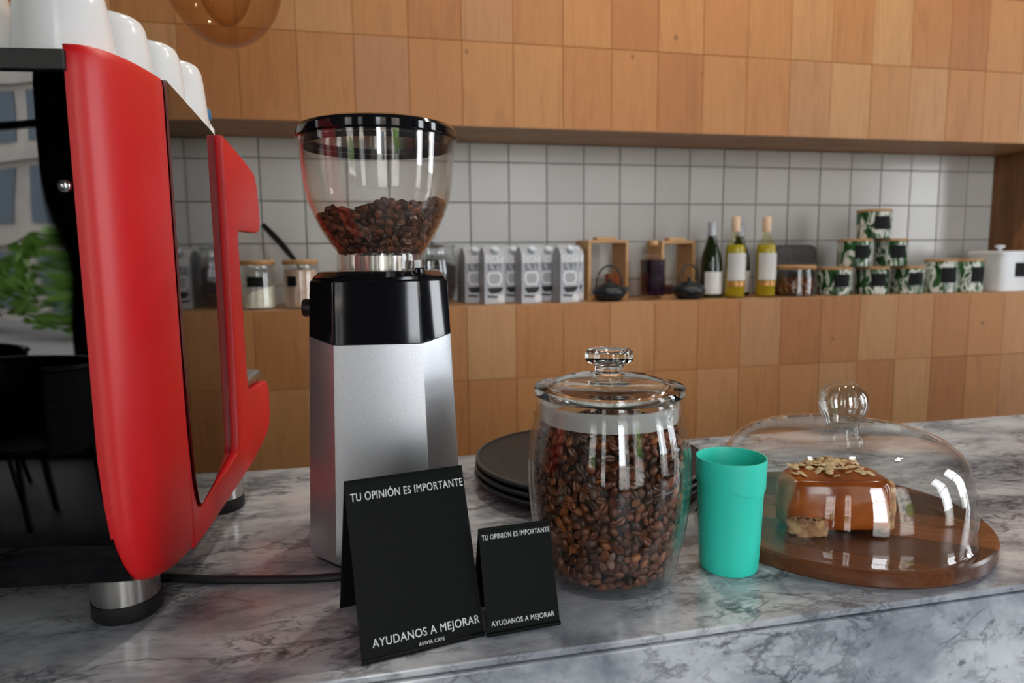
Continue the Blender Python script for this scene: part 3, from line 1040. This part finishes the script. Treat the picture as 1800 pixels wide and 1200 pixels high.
    mb, c = blob(wedge, .004, .052, random.Random(2), 0)
    part('crust', mb, M['cake'], t, 60)
    tree = BVHTree.FromPolygons([Vector(v) for v in mb.v], mb.f)
    cw = [(.040,-.034),(.056,-.026),(.0575,.0),(.0545,.046),(.036,.052),(.040,.010)]
    mb, _ = blob(cw, .0, .046, random.Random(4), 0, 30, .0, .004)
    part('crumb_side', mb, M['crumb'], t, 60)
    lw = [(-.050,-.036),(-.018,-.042),(-.012,-.030),(-.020,-.012),(-.050,-.014)]
    mb, _ = blob(lw, .0, .017, random.Random(6), 0, 26, .001, .005)
    part('crumb_tear', mb, M['crumb'], t, 60)
    om = MB().lathe([(0,-.0005),(.0026,-.0004),(.0033,0),(.0026,.0005),(0,.0006)], 10, sx=1.35).mesh('oat_flake', 40)
    rnd = random.Random(9)
    k = 0
    while k < 90:
        x, y = rnd.gauss(.002, .024), rnd.gauss(.012, .024)
        if not (-.042 < x < .044 and -.022 < y < .050) or (x < -.02 and y > .02): continue
        rr = math.hypot(x-c.x, y-c.y)
        hit = tree.ray_cast(Vector((x, y, .2)), Vector((0, 0, -1)))
        if hit[0] is None or hit[1].z < .5: continue
        z = hit[0].z
        o = link('oat_flake', om, M['oat'], t)
        o.location = (x, y, z+.0007+rnd.uniform(0, .0010))
        o.rotation_euler = (rnd.gauss(0, .3), rnd.gauss(0, .3), rnd.uniform(0, 6))
        k += 1
build_front_things()

# ------------------------------------------------------------------ things on the ledge of the niche
ZS = ZB+.0004
bamboo = noisy('bamboo_lid', srgb(186,138,88), srgb(204,160,108), 4, .5, stretch=(4, 30, 30))
labelm = mat('black_label', (.005,.005,.006), .55, 0, Specular_IOR_Level=.2)
def arc_patch(r, a0, a1, z0, z1, th=.0008, seg=14):
    rings = []
    for i in range(seg+1):
        a = a0+(a1-a0)*i/seg
        c, s = math.cos(a), math.sin(a)
        rings.append([(r*c, r*s, z0), ((r+th)*c, (r+th)*s, z0), ((r+th)*c, (r+th)*s, z1), (r*c, r*s, z1)])
    return MB().loft(rings, True, True, True)
def small_jar(x, y, label, content, fillh, r=.056, h=.150, sloped=0, lab=(-2.0, -1.0)):
    t = thing('storage_jar', label, 'jar', (x, y, ZS))
    part('glass_body', MB().lathe([(0,0),(r-.004,0),(r,.004),(r,h-.025),(r-.004,h-.016),(r-.004,h-.006),(r-.007,h-.006),(r-.007,h-.017),(r-.003,h-.026),(r-.003,.005),(0,.004)], 40), M['glass'], t, 40)
    rings = []
    for z, k in ((.0045,.9),(.008,1),(fillh*.5,1),(fillh,1)):
        rings.append([((r-.0035)*k*math.cos(a), (r-.0035)*k*math.sin(a), z + (sloped*math.cos(a) if z == fillh else 0)) for a in [2*PI*i/32 for i in range(32)]])
    part('contents', MB().loft(rings, True, True, True), content, t, 30)
    part('lid', MB().lathe([(0,h-.0055),(r-.001,h-.0055),(r+.001,h-.003),(r+.001,h+.008),(r-.002,h+.011),(0,h+.011)], 40), bamboo, t, 40)
    part('label_plate', arc_patch(r+.0003, lab[0], lab[1], h*.50, h*.72), labelm, t, 30)
    return t
small_jar(-.326, 2.392, 'glass jar of white powder with wooden lid, next to the red machine', noisy('white_powder', srgb(226,222,204), srgb(240,236,222), 90, .9), .062, sloped=.018, lab=(-2.05,-1.15))
small_jar(-.189, 2.384, 'glass jar full of pinkish powder with wooden lid, beside the grinder', noisy('pinkish_powder', srgb(206,170,150), srgb(220,188,168), 90, .9), .128, lab=(-2.35,-1.75))
def ledge_things():
    # black spoon handle leaning on the tiles
    tag(part('long_spoon', MB().tube([(-.130,2.470,ZS+.004),(-.235,2.535,.390),(-.330,2.566,.470)][0:1]+[(-.205,2.510,.330),(-.262,2.535,.405),(-.322,2.566,.470)], [.006,.007,.011,.009], 10), M['blacksat'], None, 50),
        'black spoon handle leaning on the tiles behind the small jars', 'spoon')
    # dark jar
    t, inn = glass_jar('dark_bean_jar', 'glass jar with dark contents half hidden behind the grinder', (.240, 2.440, ZS), 1.0)
    for ch in t.children:
        ch.scale = (1.22, 1.22, 1.0)
    part('contents', MB().lathe([(0,.0075),(.075,.0075),(.086,.02),(.097,.06),(.1005,.105),(.098,.135),(.06,.150),(.03,.156),(0,.158)], 40), noisy('dark_beans', srgb(20,13,12), srgb(44,28,24), 120, .5, bump=.5), t, 40)
    # oat drink cartons
    grey = noisy('grey_carton_print', srgb(168,170,177), srgb(192,194,199), 10, .45)
    lite = mat('carton_white_print', srgb(225,224,226), .5)
    dark = mat('carton_black_print', srgb(22,24,26), .5)
    mid = mat('carton_grey_print', srgb(172,172,176), .5)
    def carton():
        t = bpy.data.objects.new('drink_carton', None)
        COL.objects.link(t)
        w = .037
        body = [[(sx*a, sy*b, z) for sx, sy in ((-1,-1),(1,-1),(1,1),(-1,1))] for z, a, b in ((0,w-.001,w-.001),(.002,w,w),(.172,w,w),(.192,w*.98,w*.50),(.196,w*.98,w*.10),(.203,w*.98,w*.06))]
        part('carton_body', MB().loft(body, True, True, True), grey, t, 0)
        part('screw_cap', MB().lathe([(0,0),(.0125,0),(.0135,.002),(.0135,.011),(.012,.013),(0,.013)], 20), mat('carton_cap', srgb(214,222,228), .4) if 'cap' not in M else M['cap'], t, 40, loc=(.004,-.0275,.184), rot=(R(42),0,0))
        fr = lambda a, b, c: (a, -w-c, b)
        top = [(-.033,.143),(.033,.143),(.034,.166),(.022,.171),(-.006,.168),(-.034,.171)]
        part('printed_cloud', MB().prism(top, .0002, .0007, fr), lite, t, 0)
        hx = [(-.018,.064),(.018,.064),(.028,.082),(.026,.104),(.018,.112),(-.018,.112),(-.026,.104),(-.028,.082)]
        part('printed_badge', MB().prism(hx, .0002, .0007, fr), lite, t, 0)
        hx2 = [(x*.72, .088+(z-.088)*.72) for x, z in hx]
        part('printed_badge_text', MB().prism(hx2, .0008, .0011, fr), mid, t, 0)
        bowl = [(-.026,.056),(.031,.058),(.026,.046),(.016,.038),(-.012,.036),(-.022,.044)]
        part('printed_bowl', MB().prism(bowl, .0002, .0007, fr), dark, t, 0)
        sau = [(-.028,.030),(.014,.026),(.012,.020),(-.026,.023)]
        part('printed_saucer', MB().prism(sau, .0002, .0007, fr), dark, t, 0)
        rd = [(.022+.013*math.cos(a), .018+.013*math.sin(a)) for a in [2*PI*i/20 for i in range(20)]]
        part('printed_seal', MB().prism(rd, .0008, .0012, fr), lite, t, 0)
        for body_, x0, wd, z, hh, mm, dpt in (('OAT', -.027, .054, .147, .019, grey, .0010), ('LY!', -.022, .044, .118, .022, dark, .0004)):
            me = fit_text(body_, wd, hh)
            o = link('lettering', me, mm, t, label='bold printed lettering')
            o.location = (x0, -w-dpt, z)
            o.rotation_euler = (R(90), 0, 0)
        return t
    first = carton()
    spots = [(.461,2.392,-.02,'front grey oat drink carton nearest the grinder'), (.590,2.376,0,'front grey oat drink carton in the middle of the row'),
             (.728,2.368,.02,'front grey oat drink carton nearest the wooden box'), (.404,2.474,0,'rear grey oat drink carton nearest the grinder'),
             (.541,2.462,.03,'rear grey oat drink carton between the first two front cartons'), (.672,2.458,.02,'rear grey oat drink carton between the last two front cartons'),
             (.775,2.458,.0,'rear grey oat drink carton behind the one nearest the wooden box')]
    for i, (x, y, a, lb) in enumerate(spots):
        o = first if i == 0 else copy_tree(first)
        o.location = (x, y, ZS)
        o.rotation_euler = (0, 0, a+.10)
        tag(o, lb, 'carton', 'oat drink cartons on the ledge')
    # wooden display boxes
    def crate(x, y, lb, w=.168, h=.222, d=.11):
        t = thing('wooden_box', lb, 'box', (x, y, ZS), .14, 'wooden display boxes')
        b = .011
        part('side_board', MB().box(-w/2,-w/2+b,-d/2,d/2,0,h), bamboo, t, 0, .001)
        part('side_board', MB().box(w/2-b,w/2,-d/2,d/2,0,h), bamboo, t, 0, .001)
        part('base_board', MB().box(-w/2+b,w/2-b,-d/2,d/2,0,b), bamboo, t, 0, .001)
        part('top_board', MB().box(-w/2+b,w/2-b,-d/2,d/2,h-b,h), bamboo, t, 0, .001)
        part('handle_block', MB().box(-w*.30,w*.18,-d/2-.002,-d/2+.03,h+.0005,h+.012), bamboo, t, 0, .001)
        part('glass_pane', MB().box(-w/2+b,w/2-b,d/2-.010,d/2-.007,b,h-b), M['glass'], t, 0)
        return t
    crate(.905, 2.480, 'open wooden box behind the first black teapot')
    crate(1.190, 2.485, 'open wooden box behind the second black teapot', .150, .218)
    am = noisy('amber_packet', srgb(120,56,22), srgb(160,84,34), 14, .5)
    tag(part('tea_packet', MB().box(-.024,.024,-.02,.02,0,.085), am, None, 0, .004, loc=(.948,2.480,ZS+.0115), rot=(0,0,.1)), 'amber brown packet standing inside the first wooden box', 'packet')
    tag(part('tea_packet', MB().box(-.032,.032,-.02,.02,0,.038), mat('dark_red_packet', srgb(60,22,20), .4), None, 0, .006, loc=(1.168,2.485,ZS+.0115)), 'low dark red packet lying inside the second wooden box', 'packet')
    # teapots
    iron = noisy('cast_iron', (.008,.010,.012), (.018,.021,.024), 160, .4, bump=.3)
    def teapot():
        t = bpy.data.objects.new('cast_iron_teapot', None)
        COL.objects.link(t)
        part('pot', MB().lathe([(0,0),(.036,0),(.040,.002),(.052,.012),(.060,.026),(.061,.034),(.056,.045),(.044,.054),(.034,.057),(0,.057)], 40), iron, t, 40)
        part('pot_lid', MB().lathe([(0,.0572),(.033,.0572),(.033,.060),(.020,.065),(.006,.067),(.005,.071),(.009,.075),(.008,.079),(0,.081)], 32), iron, t, 40)
        part('spout', MB().tube([(.050,0,.028),(.066,0,.036),(.074,0,.050)], [.012,.009,.0065], 12), iron, t, 50)
        arc = [(.053*math.cos(a), 0, .040+.088*math.sin(a)**.8) for a in [PI*i/14 for i in range(15)]]
        part('bail_handle', MB().tube(arc, .0035, 8), iron, t, 50)
        return t
    tp = teapot()
    tp.location = (.888, 2.352, ZS)
    tp.rotation_euler = (0, 0, .1)
    tag(tp, 'black cast iron teapot beside the cartons, in front of the first box', 'teapot', 'black teapots on the ledge')
    t2 = copy_tree(tp)
    t2.location = (1.203, 2.352, ZS)
    t2.rotation_euler = (0, 0, .35)
    tag(t2, 'black cast iron teapot left of the green wine bottle', 'teapot', 'black teapots on the ledge')
    # square dark bottle
    t = thing('liqueur_bottle', 'square bottle of dark purple liquid with stopper between the boxes', 'bottle', (1.064, 2.368, ZS), .1)
    def sq(a, z, k=.008): return [(sx*(a-kk), sy*(a-jj), z) for sx, sy, kk, jj in ((-1,-1,k,0),(1,-1,k,0),(1,-1,0,k),(1,1,0,k),(1,1,k,0),(-1,1,k,0),(-1,1,0,k),(-1,-1,0,k))]
    part('glass_body', MB().loft([sq(.036,0),sq(.038,.003),sq(.038,.150),sq(.034,.160),sq(.016,.168,.005),sq(.0155,.200,.005)], True, True, True), M['glass'], t, 20)
    part('liquid', MB().loft([sq(.035,.016),sq(.0355,.018),sq(.0355,.148)], True, True, True), noisy('dark_purple_liquid', srgb(22,8,16), srgb(46,24,40), 40, .12), t, 20)
    part('stopper', MB().lathe([(0,.2005),(.018,.2005),(.018,.214),(.016,.217),(0,.217)], 24), bamboo, t, 40)
    # wine
    wine = thin_glass('pale_wine_glass', (.93,.92,.72))
    liquid = mat('white_wine', srgb(226,206,70), .05, 0, Transmission_Weight=.4, IOR=1.2)
    lab = noisy('wine_label', srgb(226,224,222), srgb(214,212,212), 14, .6)
    gold = mat('gold_band', srgb(206,148,84), .3, .4)
    pr = [(0,.004),(.030,0),(.036,.002),(.0378,.006),(.0378,.175),(.0365,.190),(.031,.205),(.022,.220),(.0155,.232),(.0140,.245),(.0138,.292)]
    def white_wine(x, y, lb):
        t = thing('wine_bottle', lb, 'bottle', (x, y, ZS), 0, 'white wine bottles')
        part('glass_body', MB().lathe(pr, 40), wine, t, 40)
        part('wine', MB().lathe([(0,.006),(.033,.006),(.0355,.010),(.0355,.172),(.0345,.188),(.030,.200),(0,.200)], 36), liquid, t, 40)
        part('capsule', MB().lathe([(.0142,.248),(.0152,.248),(.0152,.302),(.0135,.305),(0,.305)], 24), mat('cream_capsule', srgb(232,196,164), .45), t, 40)
        part('paper_label', arc_patch(.0380, R(-165), R(-35), .066, .168), lab, t, 30)
        part('gold_label_band', arc_patch(.0380, R(-165), R(-35), .044, .062), gold, t, 30)
    white_wine(1.397, 2.362, 'pale white wine bottle with cream capsule, next to the green bottle')
    white_wine(1.527, 2.362, 'pale white wine bottle with cream capsule, next to the nut jar')
    green = mat('green_bottle_glass', srgb(26,36,14), .05, 0, Coat_Weight=.5)
    prg = [(0,.004),(.034,0),(.040,.002),(.0415,.006),(.0415,.120),(.0395,.145),(.033,.172),(.024,.200),(.0165,.228),(.0145,.245),(.0142,.270)]
    def green_wine(x, y, lb):
        t = thing('wine_bottle', lb, 'bottle', (x, y, ZS), 0, 'green wine bottles')
        part('glass_body', MB().lathe(prg, 40), green, t, 40)
        part('capsule', MB().lathe([(.0146,.236),(.0165,.236),(.0158,.285),(.014,.288),(0,.288)], 24), mat('silver_capsule', srgb(178,180,188), .4, .3), t, 40)
        part('paper_label', arc_patch(.0417, R(-150), R(-25), .016, .100), lab, t, 30)
    green_wine(1.318, 2.400, 'dark green wine bottle with white label left of the pale bottles')
    green_wine(1.478, 2.470, 'dark green wine bottle hidden behind the two pale bottles')
    # nut jar and grey basket
    nut = noisy('mixed_nuts', srgb(96,50,26), srgb(150,88,48), 60, .5, bump=.6)
    t = thing('nut_jar', 'wide glass jar of brown nuts with wooden lid beside the wine', 'jar', (1.663, 2.374, ZS))
    part('glass_body', MB().lathe([(0,0),(.072,0),(.078,.004),(.079,.085),(.074,.096),(.074,.104),(.071,.104),(.071,.096),(.076,.084),(.075,.006),(0,.004)], 40), M['glass'], t, 40)
    rnd = random.Random(12)
    nm = MB()
    for k in range(260):
        a, r, z = rnd.uniform(0, 2*PI), .066*math.sqrt(rnd.uniform(.2, 1)), rnd.uniform(.012, .068)
        m = bean_matrix((r*math.cos(a), r*math.sin(a), z), (math.cos(a), math.sin(a), .2), rnd, 1.7)
        nm.add([tuple(m @ Vector(p)) for p in BV], BF)
    o = part('nuts', nm, nut, t, 50)
    o['kind'] = 'stuff'
    part('lid', MB().lathe([(0,.1045),(.077,.1045),(.079,.107),(.079,.117),(.076,.120),(0,.120)], 40), bamboo, t, 40)
    gf = noisy('grey_felt', srgb(58,58,60), srgb(78,78,80), 90, .95, bump=.4)
    t = thing('felt_basket', 'dark grey rounded fabric basket behind the nut jar', 'basket', (1.735, 2.528, ZS))
    def rr(a, b, z, rad=.03):
        p = []
        for cx, cy, a0 in ((a-rad,-b+rad,-90),(a-rad,b-rad,0),(-a+rad,b-rad,90),(-a+rad,-b+rad,180)):
            for k in range(6):
                q = R(a0+18*k)
                p.append((cx+rad*math.cos(q), cy+rad*math.sin(q), z))
        return p
    part('basket_body', MB().loft([rr(.100,.052,0),rr(.104,.054,.004),rr(.108,.056,.170),rr(.104,.052,.192),rr(.092,.040,.200)], True, True, True), gf, t, 40)
    for k in range(4):
        part('seam_band', MB().loft([rr(.1075+.0012,.0552+.0012,.040+.036*k),rr(.1078+.0012,.0555+.0012,.046+.036*k)], True), gf, t, 40)
    # leaf canisters
    leaf = mat('leaf_print', srgb(230,232,228), .22)
    n = N(leaf)
    oi = n.new('ObjectInfo')
    cmb = n.new('CombineXYZ'); n.ln(oi.outputs['Random'], cmb.inputs[0]); n.ln(oi.outputs['Random'], cmb.inputs[2])
    sv = n.new('VectorMath', operation='SCALE'); n.ln(cmb.outputs[0], sv.inputs[0]); sv.inputs['Scale'].default_value = 9
    f1 = n.noise(n.coords((26, 26, 12), rot=(0, R(35), 0), offset=sv.outputs[0]), 1.0, 2, .5, 1.2)
    rp = n.ramp([(.0, srgb(16,34,22)), (.38, srgb(26,64,32)), (.48, srgb(54,100,50)), (.505, srgb(214,218,212)), (.585, srgb(222,224,220)), (.61, srgb(44,90,46)), (.8, srgb(18,40,24))], 'LINEAR')
    n.ln(f1, rp.inputs[0]); n.color(rp.outputs[0])
    def canister(r, h, x, y, z, lb):
        t = thing('leaf_canister', lb, 'canister', (x, y, z), random.uniform(-.1, .2), 'leaf patterned canisters')
        part('printed_body', MB().lathe([(0,0),(r-.003,0),(r,.003),(r,h-.012),(r-.001,h-.010),(0,h-.010)], 44), leaf, t, 40)
        part('lid', MB().lathe([(0,h-.0098),(r+.001,h-.0098),(r+.001,h-.001),(r-.002,h),(0,h)], 44), bamboo, t, 40)
        part('label_plate', arc_patch(r+.0003, R(-128), R(-70), h*.30, h*.76), labelm, t, 30)
        return t
    y0 = 2.385
    hb = .110
    canister(.062, hb, 1.850, y0, ZS, 'leaf print canister in the bottom row next to the nut jar')
    canister(.062, hb, 2.022, y0, ZS, 'leaf print canister in the bottom row, middle of the stack')
    canister(.062, hb, 2.190, y0, ZS, 'leaf print canister in the bottom row, right end of the stack')
    canister(.062, hb, 1.935, y0+.002, ZS+hb+.0005, 'leaf print canister on the second level, left of the two')
    canister(.062, hb, 2.106, y0+.002, ZS+hb+.0005, 'leaf print canister on the second level, right of the two')
    canister(.064, hb+.004, 2.022, y0+.004, ZS+2*hb+.001, 'leaf print canister at the very top of the stack')
    canister(.062, .136, 2.352, y0, ZS, 'taller leaf print canister right of the stack')
    canister(.060, .136, 2.484, y0, ZS, 'taller leaf print canister next to the white bin')
    # white bin
    wm = mat('white_enamel', srgb(226,228,232), .25)
    t = thing('white_bin', 'white lidded metal bin with black label at the right end', 'canister', (2.682, 2.400, ZS))
    part('bin_body', MB().loft([rr(.102,.082,0,.02),rr(.105,.085,.003,.02),rr(.105,.085,.150,.02)], True, True, True), wm, t, 30)
    part('bin_lid', MB().loft([rr(.107,.087,.1505,.02),rr(.107,.087,.162,.02),rr(.095,.075,.168,.02)], True, True, True), wm, t, 30)
    part('lid_knob', MB().lathe([(0,.1683),(.008,.1683),(.007,.176),(.018,.182),(.019,.188),(.012,.192),(0,.193)], 24), wm, t, 40, loc=(-.045,-.02,0))
    part('label_plate', MB().box(-.034,.070,-.0862,-.0852,.060,.118), labelm, t, 0)
ledge_things()

# ------------------------------------------------------------------ pendant lamp over the aisle
def pendant():
    am = thin_glass('amber_glass', (.95,.89,.80), 0.02, edge=(.62,.44,.26), ior=1.2)
    z = .835
    t = thing('pendant_lamp', 'amber glass pendant lamp hanging above the aisle, cut by the top edge', 'lamp', (-.276, 1.75, z))
    prf = [(0,0)]+[(.130*math.sin(a), .142*(1-math.cos(a))*1.15) for a in [R(8+k*8) for k in range(19)]]
    part('outer_shade', MB().lathe(prf, 64), am, t, 60)
    prf2 = [(0,.045)]+[(.062*math.sin(a), .045+.062*(1-math.cos(a))*1.8) for a in [R(10+k*10) for k in range(15)]]
    part('inner_shade', MB().lathe(prf2, 48), am, t, 60)
    part('lamp_cap', MB().lathe([(0,.318),(.045,.318),(.045,.345),(.01,.36),(0,.36)], 32), M['blacksat'], t, 40)
    part('lamp_cord', MB().tube([(0,0,.36),(0,0,ZC-z)], .003, 8), M['blacksat'], t, 60)
pendant()

# ------------------------------------------------------------------ ceiling lamps over the aisle and the counter
def spots():
    em = bpy.data.materials.new('lamp_glow')
    em.use_nodes = True
    t = em.node_tree
    t.nodes.clear()
    n = N(em)
    o, e = n.new('OutputMaterial'), n.new('Emission')
    e.inputs['Color'].default_value = (1, .90, .76, 1)
    e.inputs['Strength'].default_value = 40
    n.ln(e.outputs[0], o.inputs[0])
    zl = 2.45
    for i, (x, lb) in enumerate(((.45,'ceiling spot lamp above the bean jar'),
                                 (1.45,'ceiling spot lamp above the wine bottles'), (2.45,'ceiling spot lamp above the leaf canisters'))):
        t = thing('ceiling_spot', lb, 'lamp', (x, 1.5, zl), 0, 'ceiling spot lamps')
        part('housing', MB().lathe([(.062,0),(.065,0),(.065,.14),(.045,.155),(0,.155),(0,.150),(.043,.150),(.062,.137)], 28), M['blacksat'], t, 40)
        part('stem', MB().tube([(0,0,.155),(0,0,ZC-zl)], .008, 8), M['blacksat'], t, 50)
        part('bulb', MB().lathe([(0,.020),(.03,.024),(.042,.038),(.045,.058),(.03,.098),(0,.108)], 24), em, t, 50)
        l = bpy.data.lights.new('lamp_light', 'SPOT')
        l.energy = LAMP_W
        l.color = (1, .90, .76)
        l.spot_size = R(150)
        l.spot_blend = .6
        l.shadow_soft_size = .05
        lo = bpy.data.objects.new('lamp_light', l)
        lo.location = (0, 0, -.02)
        lo.parent = t
        COL.objects.link(lo)
LAMP_W = 46
spots()

# ------------------------------------------------------------------ woven chairs behind the camera, mirrored in the machine
def chairs():
    wv = noisy('black_weave', (.010,.010,.011), (.03,.03,.032), 3, .4, stretch=(6, 6, 40), bump=.6, bdist=.006)
    def chair(x, y, rot, lb):
        t = thing('woven_chair', lb, 'chair', (x, y, -.95), rot, 'woven chairs by the street windows')
        def arc(r, z, a0=-200, a1=20, n=20): return [(r*math.cos(R(a0+(a1-a0)*k/n)), r*math.sin(R(a0+(a1-a0)*k/n)), z) for k in range(n+1)]
        part('backrest', MB().loft([arc(.27,.42), arc(.29,.62), arc(.31,.80), arc(.295,.80), arc(.275,.62), arc(.255,.42), arc(.27,.42)], False), wv, t, 40)
        part('top_rail', MB().tube(arc(.305,.805), .016, 8), M['blacksat'], t, 60)
        part('seat', MB().lathe([(0,.42),(.25,.42),(.265,.435),(.25,.455),(0,.46)], 32), wv, t, 40)
        for sx in (-1, 1):
            for sy in (-1, 1):
                part('leg', MB().tube([(sx*.16, sy*.16, .42), (sx*.21, sy*.21, 0)], .013, 8), M['blacksat'], t, 60)
    chair(-2.25, -1.95, R(20), 'black woven tub chair mirrored in the machine panel, nearer one')
    chair(-2.95, -2.45, R(-30), 'black woven tub chair mirrored in the machine panel, farther one')
chairs()
